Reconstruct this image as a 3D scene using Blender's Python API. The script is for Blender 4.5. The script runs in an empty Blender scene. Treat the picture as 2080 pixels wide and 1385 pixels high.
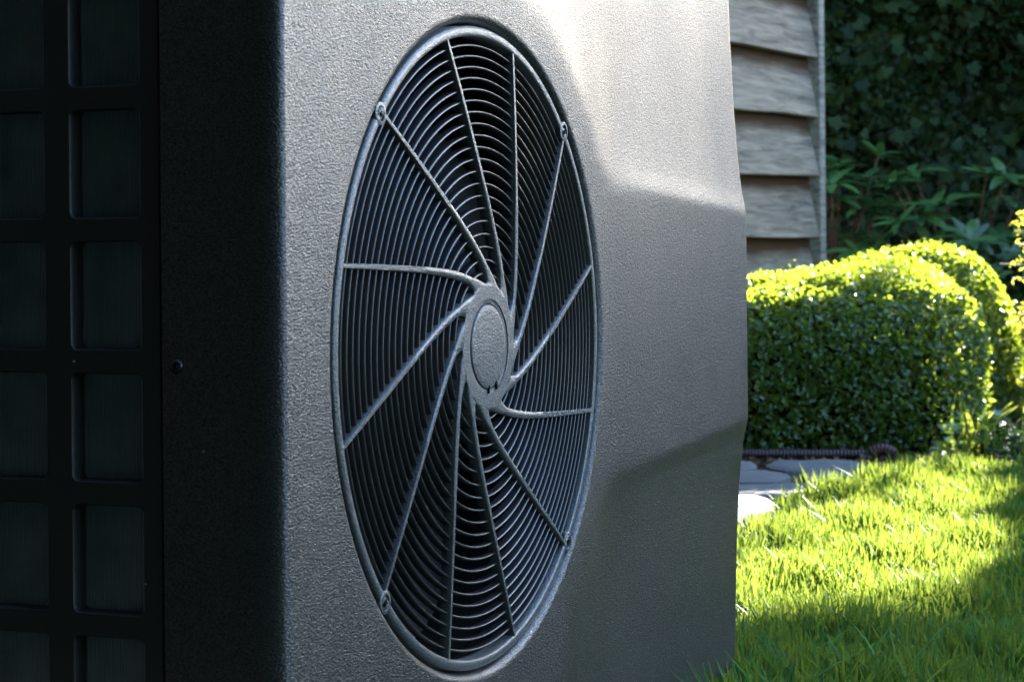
import bpy, math, numpy as np
from mathutils import Vector, Matrix
R_ = math.radians
rng = np.random.default_rng(7)
sc = bpy.context.scene
col = sc.collection

# ------------------------------------------------------------------ camera
HUB = 0.398                                   # height of the fan hub above the lawn
YAW = R_(23.32)
CAM = np.array([-1.5739, -0.7019, HUB + 0.0821])
FWD = np.array([math.cos(YAW), math.sin(YAW), 0.0])
RGT = np.array([math.sin(YAW), -math.cos(YAW), 0.0])
cd = bpy.data.cameras.new('camera'); cam = bpy.data.objects.new('camera', cd); col.objects.link(cam)
cd.sensor_width = 36.0; cd.lens = 36.0 * 4729 / 2080
cd.shift_y = -214.8 / 2080
cd.clip_start = 0.05; cd.clip_end = 500
ROLL = 0.00945
m = Matrix((RGT, (0, 0, 1), -FWD)).transposed()
cam.matrix_world = Matrix.Translation(CAM) @ m.to_4x4() @ Matrix.Rotation(-ROLL, 4, 'Z')
cd.dof.use_dof = True; cd.dof.focus_distance = 1.98; cd.dof.aperture_fstop = 22.0
sc.camera = cam

def W(xc, zc, z=0.0):                         # metres right of / ahead of the camera -> world point
    return np.array([CAM[0], CAM[1], 0]) + xc * RGT + zc * FWD + np.array([0, 0, z])

# ------------------------------------------------------------------ sky and sun
SUN_AZ = YAW - R_(26.5)                       # heading from +X
SUN_EL = R_(18.5)
S = Vector((math.cos(SUN_AZ) * math.cos(SUN_EL), math.sin(SUN_AZ) * math.cos(SUN_EL), math.sin(SUN_EL)))
wd = bpy.data.worlds.new('World'); sc.world = wd; wd.use_nodes = True
nt = wd.node_tree; nt.nodes.clear()
sky = nt.nodes.new('ShaderNodeTexSky'); sky.sky_type = 'NISHITA'; sky.sun_disc = False
sky.sun_elevation = SUN_EL; sky.sun_rotation = math.pi / 2 - SUN_AZ
sky.air_density = 1.0; sky.dust_density = 1.3; sky.ozone_density = 2.7
bg = nt.nodes.new('ShaderNodeBackground'); bg.inputs['Strength'].default_value = 0.11
wo = nt.nodes.new('ShaderNodeOutputWorld')
nt.links.new(sky.outputs[0], bg.inputs[0]); nt.links.new(bg.outputs[0], wo.inputs[0])
sl = bpy.data.lights.new('sun', 'SUN'); sl.energy = 4.8; sl.angle = R_(0.5); sl.color = (1.0, 0.95, 0.87)
so = bpy.data.objects.new('sun', sl); col.objects.link(so)
so.rotation_euler = S.to_track_quat('Z', 'Y').to_euler(); so.location = (6, 1, 5)
sc.view_settings.view_transform = 'Standard'; sc.view_settings.look = 'None'
sc.view_settings.gamma = 1.0; sc.view_settings.exposure = 3.95
sc.render.engine = 'CYCLES'
sc.cycles.use_denoising = True; sc.cycles.sampling_pattern = 'TABULATED_SOBOL'

# ------------------------------------------------------------------ helpers
def tag(o, label=None, cat=None, group=None, kind=None):
    if label: o['label'] = label
    if cat: o['category'] = cat
    if group: o['group'] = group
    if kind: o['kind'] = kind
    return o

def empty(name, loc=(0, 0, 0), rz=0.0):
    o = bpy.data.objects.new(name, None); col.objects.link(o)
    o.location = loc; o.rotation_euler = (0, 0, rz); o.empty_display_size = 0.1
    return o

def mk_mesh(name, v, f, mat=None, smooth=True, sharp=40, tint=None):
    me = bpy.data.meshes.new(name)
    v = np.asarray(v, dtype=np.float32)
    if isinstance(f, np.ndarray):
        n = f.shape[1]
        me.vertices.add(len(v)); me.vertices.foreach_set('co', v.ravel())
        me.loops.add(f.size); me.loops.foreach_set('vertex_index', f.ravel().astype(np.int32))
        me.polygons.add(len(f)); me.polygons.foreach_set('loop_start', np.arange(0, f.size, n, dtype=np.int32))
        me.update(calc_edges=True)
    else:
        me.from_pydata(v.tolist(), [], f); me.update()
    if tint is not None:
        a = me.attributes.new('tint', 'FLOAT', 'POINT'); a.data.foreach_set('value', np.asarray(tint, dtype=np.float32))
    me.polygons.foreach_set('use_smooth', np.full(len(me.polygons), smooth))
    if smooth and sharp: me.set_sharp_from_angle(angle=R_(sharp))
    if mat: me.materials.append(mat)
    return me

def link(name, me, parent=None, loc=None, rot=None):
    o = bpy.data.objects.new(name, me); col.objects.link(o)
    if parent: o.parent = parent
    if loc is not None: o.location = loc
    if rot is not None: o.rotation_euler = rot
    return o

def obj(name, v, f, mat, parent=None, loc=None, rot=None, **k):
    return link(name, mk_mesh(name, v, f, mat, **k), parent, loc, rot)

def box(x0, x1, y0, y1, z0, z1):
    v = [(x, y, z) for x in (x0, x1) for y in (y0, y1) for z in (z0, z1)]
    f = [(0, 1, 3, 2), (4, 6, 7, 5), (0, 4, 5, 1), (2, 3, 7, 6), (0, 2, 6, 4), (1, 5, 7, 3)]
    return v, f

def bbox(x0, x1, y0, y1, z0, z1, b=0.003):      # box with chamfered vertical and horizontal edges
    xs, ys, zs = (x0, x1), (y0, y1), (z0, z1)
    v = []; idx = {}
    for i in (0, 1):
        for j in (0, 1):
            for k in (0, 1):
                sx, sy, sz = (1 if i == 0 else -1), (1 if j == 0 else -1), (1 if k == 0 else -1)
                for a in range(3):
                    p = [xs[i] + sx * b, ys[j] + sy * b, zs[k] + sz * b]
                    p[a] = (xs, ys, zs)[a][(i, j, k)[a]]
                    idx[(i, j, k, a)] = len(v); v.append(p)
    f = []
    I = idx
    for s in (0, 1):
        f.append((I[s,0,0,0], I[s,1,0,0], I[s,1,1,0], I[s,0,1,0]))
        f.append((I[0,s,0,1], I[1,s,0,1], I[1,s,1,1], I[0,s,1,1]))
        f.append((I[0,0,s,2], I[1,0,s,2], I[1,1,s,2], I[0,1,s,2]))
    for a in (0, 1):
        for c in (0, 1):
            f.append((I[a,c,0,0], I[a,c,0,1], I[a,c,1,1], I[a,c,1,0]))
            f.append((I[a,0,c,0], I[a,0,c,2], I[a,1,c,2], I[a,1,c,0]))
            f.append((I[0,a,c,1], I[0,a,c,2], I[1,a,c,2], I[1,a,c,1]))
    for i in (0, 1):
        for j in (0, 1):
            for k in (0, 1): f.append((I[i,j,k,0], I[i,j,k,1], I[i,j,k,2]))
    return v, f

def fix_normals(me):
    import bmesh
    bm = bmesh.new(); bm.from_mesh(me); bmesh.ops.remove_doubles(bm, verts=bm.verts, dist=1e-6)
    bmesh.ops.recalc_face_normals(bm, faces=bm.faces); bm.to_mesh(me); bm.free()
    me.polygons.foreach_set('use_smooth', np.ones(len(me.polygons), dtype=bool)); me.set_sharp_from_angle(angle=R_(38))

def lathe_y(profile, n=192, a0=0.0):            # profile of (r, y); axis = Y through hub origin
    p = np.array(profile); k = len(p); th = np.arange(n) / n * 2 * math.pi + a0
    v = np.stack([np.outer(np.cos(th), p[:, 0]), np.tile(p[:, 1], (n, 1)), np.outer(np.sin(th), p[:, 0])], -1).reshape(-1, 3)
    i = np.arange(n)[:, None]; j = np.arange(k - 1)[None, :]; i2 = (i + 1) % n
    f = np.stack([i * k + j, i * k + j + 1, i2 * k + j + 1, i2 * k + j], -1).reshape(-1, 4)
    return v, f

def tube(path, rad, n=10, cap=True):
    P = np.asarray(path, float); m_ = len(P); rad = np.broadcast_to(rad, (m_,))
    T = np.gradient(P, axis=0); T /= np.linalg.norm(T, axis=1)[:, None] + 1e-9
    up = np.array([0, 0, 1.0]); v = []
    for p, t, r in zip(P, T, rad):
        a = np.cross(t, up)
        if np.linalg.norm(a) < 0.05: a = np.cross(t, [1, 0, 0])
        a /= np.linalg.norm(a); b = np.cross(a, t)
        th = np.arange(n) / n * 2 * math.pi
        v.append(p + r * (np.cos(th)[:, None] * a + np.sin(th)[:, None] * b))
    v = np.concatenate(v); f = []
    for i in range(m_ - 1):
        for j in range(n):
            j2 = (j + 1) % n; f.append((i*n+j, i*n+j2, (i+1)*n+j2, (i+1)*n+j))
    if cap: f.append(tuple(range(n))[::-1]); f.append(tuple((m_-1)*n + j for j in range(n)))
    return v, f

# ------------------------------------------------------------------ materials
def new_mat(name):
    ma = bpy.data.materials.new(name); ma.use_nodes = True
    t = ma.node_tree; return ma, t, t.nodes['Principled BSDF'], t.nodes, t.links

def setp(b, **k):
    for a, x in k.items(): b.inputs[a.replace('_', ' ')].default_value = x

def plastic(name, base, rough, gs=480, gstr=0.35, gd=0.0008, specks=True, spec=0.5, dust=0.0, speck=0.0):
    ma, t, b, N, L = new_mat(name)
    tc = N.new('ShaderNodeTexCoord')
    no = N.new('ShaderNodeTexNoise'); no.inputs['Scale'].default_value = gs; no.inputs['Detail'].default_value = 2.0; no.inputs['Roughness'].default_value = 0.45
    no.inputs['Distortion'].default_value = 0.5
    mg = N.new('ShaderNodeMapping'); mg.inputs['Scale'].default_value = (0.36, 0.7, 1.0); mg.inputs['Rotation'].default_value = (0.61, 0.37, 0.53); mg.inputs['Location'].default_value = (3.1, 1.7, 2.3)
    L.new(tc.outputs['Object'], mg.inputs[0]); L.new(mg.outputs[0], no.inputs['Vector'])
    bu = N.new('ShaderNodeBump'); bu.inputs['Strength'].default_value = gstr; bu.inputs['Distance'].default_value = gd
    L.new(no.outputs['Fac'], bu.inputs['Height']); L.new(bu.outputs[0], b.inputs['Normal'])
    # slow grime and dust variation
    n2 = N.new('ShaderNodeTexNoise'); n2.inputs['Scale'].default_value = 9; n2.inputs['Detail'].default_value = 6
    mp = N.new('ShaderNodeMapping'); mp.inputs['Scale'].default_value = (1.6, 1, 0.35)
    L.new(tc.outputs['Object'], mp.inputs[0]); L.new(mp.outputs[0], n2.inputs['Vector'])
    cr = N.new('ShaderNodeMapRange'); cr.inputs[1].default_value = 0.3; cr.inputs[2].default_value = 0.75
    cr.inputs[3].default_value = rough - 0.025; cr.inputs[4].default_value = rough + 0.07
    L.new(n2.outputs['Fac'], cr.inputs[0]); L.new(cr.outputs[0], b.inputs['Roughness'])
    mx = N.new('ShaderNodeMix'); mx.data_type = 'RGBA'
    mx.inputs['A'].default_value = (*base, 1); mx.inputs['B'].default_value = (base[0]*1.35, base[1]*1.35, base[2]*1.25, 1)
    L.new(n2.outputs['Fac'], mx.inputs['Factor'])
    out = mx.outputs['Result']
    if specks:
        vo = N.new('ShaderNodeTexVoronoi'); vo.inputs['Scale'].default_value = 42; L.new(tc.outputs['Object'], vo.inputs['Vector'])
        lt = N.new('ShaderNodeMath'); lt.operation = 'LESS_THAN'; lt.inputs[1].default_value = 0.032
        L.new(vo.outputs['Distance'], lt.inputs[0])
        m2 = N.new('ShaderNodeMix'); m2.data_type = 'RGBA'; L.new(lt.outputs[0], m2.inputs['Factor'])
        L.new(out, m2.inputs['A']); m2.inputs['B'].default_value = (0.35, 0.36, 0.36, 1); out = m2.outputs['Result']
    L.new(out, b.inputs['Base Color'])
    if speck:
        sm = N.new('ShaderNodeMapRange'); sm.inputs[1].default_value = 0.36; sm.inputs[2].default_value = 0.64
        sm.inputs[3].default_value = spec * (1 - speck); sm.inputs[4].default_value = spec * (1 + speck)
        L.new(no.outputs['Fac'], sm.inputs[0]); L.new(sm.outputs[0], b.inputs['Specular IOR Level'])
    else: b.inputs['Specular IOR Level'].default_value = spec
    b.inputs['Sheen Weight'].default_value = dust; b.inputs['Sheen Roughness'].default_value = 0.45; b.inputs['Sheen Tint'].default_value = (0.9, 0.95, 1.0, 1)
    return ma

def simple(name, base, rough=0.6, metal=0.0, bump=0.0, bs=200, var=0.25, vs=8):
    ma, t, b, N, L = new_mat(name)
    setp(b, Roughness=rough, Metallic=metal)
    tc = N.new('ShaderNodeTexCoord'); n2 = N.new('ShaderNodeTexNoise'); n2.inputs['Scale'].default_value = vs; n2.inputs['Detail'].default_value = 8
    L.new(tc.outputs['Object'], n2.inputs['Vector'])
    mx = N.new('ShaderNodeMix'); mx.data_type = 'RGBA'
    mx.inputs['A'].default_value = (*[c * (1 - var) for c in base], 1); mx.inputs['B'].default_value = (*[c * (1 + var) for c in base], 1)
    L.new(n2.outputs['Fac'], mx.inputs['Factor']); L.new(mx.outputs['Result'], b.inputs['Base Color'])
    if bump:
        n3 = N.new('ShaderNodeTexNoise'); n3.inputs['Scale'].default_value = bs; n3.inputs['Detail'].default_value = 6
        L.new(tc.outputs['Object'], n3.inputs['Vector'])
        bu = N.new('ShaderNodeBump'); bu.inputs['Strength'].default_value = bump; bu.inputs['Distance'].default_value = 0.01
        L.new(n3.outputs['Fac'], bu.inputs['Height']); L.new(bu.outputs[0], b.inputs['Normal'])
    return ma

def leaf_mat(name, c0, c1, tr, fac=0.4, rough=0.35, spec=0.5, use_tint=True):
    ma, t, b, N, L = new_mat(name)
    setp(b, Roughness=rough); b.inputs['Specular IOR Level'].default_value = spec
    if use_tint:
        at = N.new('ShaderNodeAttribute'); at.attribute_name = 'tint'; src = at.outputs['Fac']
    else:
        oi = N.new('ShaderNodeObjectInfo'); src = oi.outputs['Random']
    mx = N.new('ShaderNodeMix'); mx.data_type = 'RGBA'; mx.inputs['A'].default_value = (*c0, 1); mx.inputs['B'].default_value = (*c1, 1)
    L.new(src, mx.inputs['Factor']); L.new(mx.outputs['Result'], b.inputs['Base Color'])
    tl = N.new('ShaderNodeBsdfTranslucent')
    m2 = N.new('ShaderNodeMix'); m2.data_type = 'RGBA'; m2.inputs['A'].default_value = (tr[0]*0.75, tr[1]*0.8, tr[2]*0.8, 1); m2.inputs['B'].default_value = (*tr, 1)
    L.new(src, m2.inputs['Factor']); L.new(m2.outputs['Result'], tl.inputs['Color'])
    ms = N.new('ShaderNodeMixShader'); ms.inputs[0].default_value = fac
    L.new(b.outputs[0], ms.inputs[1]); L.new(tl.outputs[0], ms.inputs[2]); L.new(ms.outputs[0], N['Material Output'].inputs['Surface'])
    return ma

def wood(name, grey, brown, line=0.5):
    ma, t, b, N, L = new_mat(name); setp(b, Roughness=0.8); b.inputs['Specular IOR Level'].default_value = 0.25
    tc = N.new('ShaderNodeTexCoord'); oi = N.new('ShaderNodeObjectInfo')
    va = N.new('ShaderNodeVectorMath'); va.operation = 'ADD'
    cx = N.new('ShaderNodeCombineXYZ'); mu = N.new('ShaderNodeMath'); mu.operation = 'MULTIPLY'; mu.inputs[1].default_value = 37.0
    L.new(oi.outputs['Random'], mu.inputs[0]); L.new(mu.outputs[0], cx.inputs[0]); L.new(mu.outputs[0], cx.inputs[2])
    L.new(tc.outputs['Object'], va.inputs[0]); L.new(cx.outputs[0], va.inputs[1])
    mp = N.new('ShaderNodeMapping'); mp.inputs['Scale'].default_value = (2.2, 14, 26); L.new(va.outputs[0], mp.inputs[0])
    n1 = N.new('ShaderNodeTexNoise'); n1.inputs['Scale'].default_value = 2.2; n1.inputs['Detail'].default_value = 9; n1.inputs['Roughness'].default_value = 0.65; n1.inputs['Distortion'].default_value = 0.9
    L.new(mp.outputs[0], n1.inputs['Vector'])
    n2 = N.new('ShaderNodeTexNoise'); n2.inputs['Scale'].default_value = 5; n2.inputs['Detail'].default_value = 5; L.new(va.outputs[0], n2.inputs['Vector'])
    cr = N.new('ShaderNodeValToRGB'); cr.color_ramp.elements[0].position = 0.3; cr.color_ramp.elements[1].position = 0.72
    cr.color_ramp.elements[0].color = (*[c * 0.25 for c in grey], 1); cr.color_ramp.elements[1].color = (*[c * 1.25 for c in grey], 1)
    L.new(n1.outputs['Fac'], cr.inputs[0])
    # unweathered brown band under the lap, its colour darkened for the lap shadow
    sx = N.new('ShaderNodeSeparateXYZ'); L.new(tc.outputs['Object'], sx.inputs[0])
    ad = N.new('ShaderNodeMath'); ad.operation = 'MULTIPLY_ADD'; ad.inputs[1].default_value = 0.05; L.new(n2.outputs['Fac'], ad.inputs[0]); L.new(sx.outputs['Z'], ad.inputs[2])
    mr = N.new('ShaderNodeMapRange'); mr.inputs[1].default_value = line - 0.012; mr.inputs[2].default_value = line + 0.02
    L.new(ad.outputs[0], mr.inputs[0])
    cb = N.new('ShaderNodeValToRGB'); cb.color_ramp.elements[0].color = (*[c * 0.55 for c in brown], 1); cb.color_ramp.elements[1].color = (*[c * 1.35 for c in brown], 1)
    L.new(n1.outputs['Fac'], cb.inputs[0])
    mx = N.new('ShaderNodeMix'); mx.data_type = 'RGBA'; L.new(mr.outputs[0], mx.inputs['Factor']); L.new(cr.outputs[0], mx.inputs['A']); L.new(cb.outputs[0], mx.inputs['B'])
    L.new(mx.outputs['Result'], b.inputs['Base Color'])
    bu = N.new('ShaderNodeBump'); bu.inputs['Strength'].default_value = 0.5; bu.inputs['Distance'].default_value = 0.003
    L.new(n1.outputs['Fac'], bu.inputs['Height']); L.new(bu.outputs[0], b.inputs['Normal'])
    return ma

M = {}
M['housing'] = plastic('housing_plastic', (0.009, 0.0094, 0.0096), 0.325, 1050, 0.92, 0.00064, dust=0.04, speck=0.55, spec=0.75)
M['grille'] = plastic('grille_plastic', (0.022, 0.024, 0.025), 0.33, 1000, 0.8, 0.0006, specks=False, dust=0.2, speck=0.4, spec=1.0)
M['ring'] = plastic('ring_plastic', (0.016, 0.017, 0.019), 0.32, 500, 0.15, 0.0005, specks=False, spec=0.9)
M['inner'] = simple('inner_black', (0.006, 0.006, 0.0065), 0.7)
M['side'] = plastic('side_plastic', (0.008, 0.0085, 0.009), 0.45, 520, 0.4, 0.0006)
M['fin'] = simple('coated_fin', (0.22, 0.26, 0.32), 0.35, 0.2, var=0.5, vs=30)
M['screw'] = simple('black_screw', (0.05, 0.05, 0.055), 0.25, 0.9)
M['fan'] = simple('fan_black', (0.012, 0.012, 0.013), 0.4)
M['rubber'] = simple('rubber', (0.015, 0.015, 0.015), 0.8)
M['board'] = wood('weathered_board', (0.29, 0.23, 0.17), (0.07, 0.033, 0.013), 0.144)  # brown tone deepened to carry the shadow under each lap
M['post'] = wood('post_wood', (0.29, 0.26, 0.22), (0.2, 0.14, 0.09), 99)
M['wallback'] = simple('sheathing', (0.10, 0.07, 0.05), 0.9)
M['roof'] = simple('roof_felt', (0.05, 0.05, 0.055), 0.9, bump=0.3)
M['soil'] = simple('soil', (0.045, 0.032, 0.022), 0.95, bump=0.8, bs=45, var=0.5, vs=25)
M['lawn'] = simple('lawn_soil', (0.035, 0.045, 0.015), 0.95, bump=0.6, bs=60, var=0.4, vs=15)
M['mortar'] = simple('mortar', (0.06, 0.05, 0.04), 0.95, bump=0.5, bs=80, var=0.35, vs=12)
M['stone'] = simple('paving_stone', (0.125, 0.12, 0.118), 0.85, bump=0.45, bs=35, var=0.3, vs=14)
M['hose'] = simple('dark_red_hose', (0.028, 0.010, 0.012), 0.5)
M['hose2'] = simple('red_fitting', (0.07, 0.022, 0.024), 0.6)
M['twig'] = simple('dry_twig', (0.30, 0.23, 0.15), 0.8)
M['bark'] = simple('bark', (0.09, 0.065, 0.045), 0.95, bump=0.8, bs=40, vs=10)
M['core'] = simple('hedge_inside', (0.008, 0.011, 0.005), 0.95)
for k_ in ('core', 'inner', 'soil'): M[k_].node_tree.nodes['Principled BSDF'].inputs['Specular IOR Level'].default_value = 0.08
M['grass'] = leaf_mat('grass_blade', (0.012, 0.095, 0.018), (0.045, 0.20, 0.03), (0.20, 0.25, 0.03), 0.40, 0.55, 0.12)
M['box'] = leaf_mat('box_leaf', (0.015, 0.055, 0.012), (0.05, 0.12, 0.02), (0.40, 0.50, 0.03), 0.38, 0.34, 0.8)
M['ivy'] = leaf_mat('ivy_leaf', (0.007, 0.020, 0.006), (0.024, 0.048, 0.012), (0.08, 0.14, 0.02), 0.25, 0.5, 0.2)
M['ivy_o'] = leaf_mat('ivy_leaf_single', (0.007, 0.020, 0.006), (0.022, 0.044, 0.010), (0.08, 0.14, 0.02), 0.25, 0.55, 0.12, False)
M['rhodo'] = leaf_mat('rhododendron_leaf', (0.022, 0.075, 0.024), (0.055, 0.14, 0.035), (0.08, 0.18, 0.03), 0.2, 0.3, 0.5, False)
M['tree'] = leaf_mat('tree_leaf', (0.03, 0.07, 0.015), (0.06, 0.11, 0.02), (0.2, 0.3, 0.03), 0.35, 0.45, 0.3)
M['yew'] = leaf_mat('yew_leaf', (0.010, 0.028, 0.010), (0.022, 0.05, 0.015), (0.05, 0.1, 0.02), 0.15, 0.5, 0.3)
M['gold'] = leaf_mat('golden_leaf', (0.12, 0.18, 0.02), (0.26, 0.30, 0.04), (0.5, 0.48, 0.06), 0.5, 0.35, 0.5)
M['strap'] = leaf_mat('strap_leaf', (0.10, 0.20, 0.03), (0.2, 0.28, 0.05), (0.45, 0.5, 0.06), 0.5, 0.35, 0.5, False)
M['glossy'] = leaf_mat('glossy_leaf', (0.03, 0.09, 0.045), (0.06, 0.14, 0.06), (0.12, 0.25, 0.04), 0.25, 0.22, 0.6, False)

# ================================================================== GROUND
def sheet(name, pts, z, mat):
    o = obj(name, [(p[0], p[1], z) for p in pts], [tuple(range(len(pts)))], mat, smooth=False)
    return tag(o, kind='structure')
lawn = sheet('lawn', [(-150, -150), (150, -150), (150, 150), (-150, 150)], 0.0, M['lawn'])
tag(lawn, 'wide green lawn in front of the grey fan unit', 'lawn')
# soil bed under the hedges, between the path and the shaded back hedge
bed_c = [(-0.6, 4.30), (0.0, 4.62), (0.45, 4.68), (0.80, 4.64), (0.76, 4.43), (1.0, 4.45), (1.6, 4.44), (3.2, 4.9), (4.5, 8.0), (4.5, 13.5), (-3.0, 13.5), (-3.0, 5.0)]
bed = sheet('flower_bed', [W(*p)[:2] for p in bed_c], 0.004, M['soil'])
tag(bed, 'dark soil bed at the foot of the box hedges', 'soil')
path_c = [(0.18, 2.85), (0.345, 3.38), (0.47, 3.86), (0.75, 4.41), (0.80, 4.62), (0.45, 4.66), (0.0, 4.60), (-0.6, 4.28), (-1.3, 3.6), (-1.3, 2.7), (-0.3, 2.75)]
path = sheet('path', [W(*p)[:2] for p in path_c], 0.008, M['mortar'])
tag(path, 'stone paved path between the lawn and the box hedge', 'path')
def inpoly(x, y, P):
    P = np.array(P); c = False; j = len(P) - 1
    for i in range(len(P)):
        if (P[i, 1] > y) != (P[j, 1] > y) and x < (P[j, 0] - P[i, 0]) * (y - P[i, 1]) / (P[j, 1] - P[i, 1]) + P[i, 0]: c = not c
        j = i
    return c
def stone(cx, cz, w, d, h):
    # irregular slab with a worn, slightly domed top
    k = 14; th = np.arange(k) / k * 2 * math.pi; a = math.pi / 4
    sq = 1 / np.maximum(np.abs(np.cos(th)), np.abs(np.sin(th)))
    rr = (0.72 * sq + 0.28) * rng.uniform(0.93, 1.04, k)
    ox, oz = rr * np.cos(th) * w / 2, rr * np.sin(th) * d / 2
    v = []; c = W(cx, cz)
    for s, z in ((1.0, 0.0), (1.0, h * 0.7), (0.93, h), (0.5, h * 1.08)):
        for x, y in zip(ox * s, oz * s):
            v.append(x * RGT + y * FWD + np.array([0, 0, z + rng.uniform(-.001, .001) * (z > 0)]))
    f = []
    for q in range(3):
        for i in range(k): f.append((q*k+i, q*k+(i+1) % k, (q+1)*k+(i+1) % k, (q+1)*k+i))
    f.append(tuple(3*k+i for i in range(k)))
    me = mk_mesh('paving_stone', v, f, M['stone'], sharp=50)
    link('paving_stone', me, path, (c[0], c[1], 0.009))
zc = 2.8
row = 0
while zc < 4.75:
    d = rng.uniform(0.19, 0.25); x = -1.25 + rng.uniform(0, .12)
    while x < 0.85:
        w = rng.uniform(0.22, 0.36)
        if inpoly(x + w/2, zc + d/2, path_c) or inpoly(x + w/2, zc + d*0.4, path_c):
            stone(x + w/2, zc + d/2, w - .022, d - .022, rng.uniform(.010, .017))
        x += w
    zc += d

# ================================================================== HEAT PUMP
XL, XR, ZB, ZT = -0.3085, 0.650, -0.356, 0.355
DEP, SEAM = 0.42, 0.0855
pump = empty('heat_pump', (0, 0, 0))
tag(pump, 'dark grey textured heat pump unit with a big round fan grille', 'heat pump')
def recess(X, Z):
    X = np.asarray(X, float); Z = np.asarray(Z, float)
    r = np.hypot(X, Z)
    zw = np.where(Z > 0, 0.1032 + 0.061 * (0.636 - X), 0.1036 + 0.05 * (0.636 - X))
    dw = np.abs(Z) - zw
    dc = r - 0.282
    dl = X * 0.866 - Z * 0.5 - 0.270
    d2 = np.where(Z > 0, dc, np.minimum(dc, dl) * 0.35 + dl * 0.65)
    k = 0.035
    h = np.clip(0.5 + 0.5 * (dw - d2) / k, 0, 1)
    sd = dw * (1 - h) + d2 * h - k * h * (1 - h)       # smooth min: outside raised wedge AND disc
    def ss(a, b, x):
        t_ = np.clip((x - a) / (b - a), 0, 1); return t_ * t_ * (3 - 2 * t_)
    t = ss(0.22, 0.42, X)
    w = 0.050 * (1 - t) + 0.020 * t
    q = w * 0.11
    sp = q * np.logaddexp(0, sd / q)                     # soft start of the slope
    up = 0.0095 * (1 - np.exp(-sp / 0.062)) + 0.030 * sp + 0.0008 * t * ss(-0.1, 1, sd / 0.022)
    dn = 0.0095 * (1 - np.exp(-sp / 0.050)) + 0.022 * sp + 0.0012 * t * ss(-0.1, 1, sd / 0.020)
    out = np.where(Z > 0, up, dn) * ss(-0.02, 0.10, X)
    return out
def rrect(inset, n=260, rad=0.022):
    x0, x1, z0, z1 = XL + inset, XR - inset, ZB + inset, ZT - inset; r = max(rad - inset, 0.004)
    pts = []
    def seg(a, b, k):
        for i in range(k):
            t = i / k; pts.append((a[0] + (b[0]-a[0]) * t, a[1] + (b[1]-a[1]) * t))
    def arc(cx, cz, a0, k=10):
        for i in range(k):
            a = a0 + math.pi / 2 * i / k; pts.append((cx + r * math.cos(a), cz + r * math.sin(a)))
    seg((x1, z0 + r), (x1, z1 - r), n); arc(x1 - r, z1 - r, 0)
    seg((x1 - r, z1), (x0 + r, z1), n); arc(x0 + r, z1 - r, math.pi / 2)
    seg((x0, z1 - r), (x0, z0 + r), n); arc(x0 + r, z0 + r, math.pi)
    seg((x0 + r, z0), (x1 - r, z0), n); arc(x1 - r, z0 + r, 1.5 * math.pi)
    return np.array(pts)
def build_housing():
    rc, rcy = 0.0085, 0.018
    B = rrect(rc); th = np.arctan2(B[:, 1], B[:, 0]); n = len(B)
    rings = []
    R0 = 0.2385
    for (r, y) in ((R0, 0.040), (R0, 0.020), (R0, 0.0075)): rings.append(np.stack([r*np.cos(th), np.full(n, y), r*np.sin(th)], -1))
    fr = 0.0068
    for i in range(1, 8):
        a = i / 7 * math.pi / 2
        r = R0 + fr * (1 - math.cos(a)); y = fr * 1.1 * (1 - math.sin(a))
        rings.append(np.stack([r*np.cos(th), np.full(n, y), r*np.sin(th)], -1))
    C0 = np.stack([(R0 + fr) * np.cos(th), (R0 + fr) * np.sin(th)], -1)
    mm = 110
    for i in range(1, mm + 1):
        t = i / mm
        P = C0 * (1 - t) + B * t
        rings.append(np.stack([P[:, 0], recess(P[:, 0], P[:, 1]), P[:, 1]], -1))
    rec = recess(B[:, 0], B[:, 1])
    for i in range(1, 9):
        a = i / 8 * math.pi / 2
        P = rrect(rc * (1 - math.sin(a)))
        rr = recess(P[:, 0], P[:, 1])
        rings.append(np.stack([P[:, 0], rr + rcy * (1 - math.cos(a)), P[:, 1]], -1))
    P = rrect(0.0)
    for y in (0.04, SEAM): rings.append(np.stack([P[:, 0], np.full(n, y), P[:, 1]], -1))
    P = rrect(0.0025)
    for y in (SEAM + 0.0008, SEAM - 0.012): rings.append(np.stack([P[:, 0], np.full(n, y), P[:, 1]], -1))
    k = len(rings); v = np.concatenate(rings)
    i = np.arange(k - 1)[:, None]; j = np.arange(n)[None, :]; j2 = (j + 1) % n
    f = np.stack([i*n+j, (i+1)*n+j, (i+1)*n+j2, i*n+j2], -1).reshape(-1, 4)
    return v, f
v, f = build_housing()
pump.location = (0, 0, HUB)
obj('front_housing', v, f, M['housing'], pump, sharp=60)
# rear cover (open at the left where the air intake grille sits)
def prism_ring(P, ys):
    n = len(P); v = np.concatenate([np.stack([P[:, 0], np.full(n, y), P[:, 1]], -1) for y in ys])
    f = [(i*n+j, i*n+(j+1) % n, (i+1)*n+(j+1) % n, (i+1)*n+j) for i in range(len(ys)-1) for j in range(n)]
    return v, f
P = rrect(0.0012, 12)
P = P[P[:, 0] > XL + 0.02]
order = np.argsort((np.arctan2(P[:, 1], P[:, 0] + 0.29) + math.pi * 2.0) % (2 * math.pi) if False else np.arctan2(P[:, 1], P[:, 0] + 0.29)); P = P[order]
n = len(P); ys = (SEAM + 0.0015, DEP)
v = np.concatenate([np.stack([P[:, 0], np.full(n, y), P[:, 1]], -1) for y in ys])
f = [(j, j+1, n+j+1, n+j) for j in range(n-1)] + [tuple(range(n, 2*n))]
obj('rear_cover', v, f, M['side'], pump, sharp=40)
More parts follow.
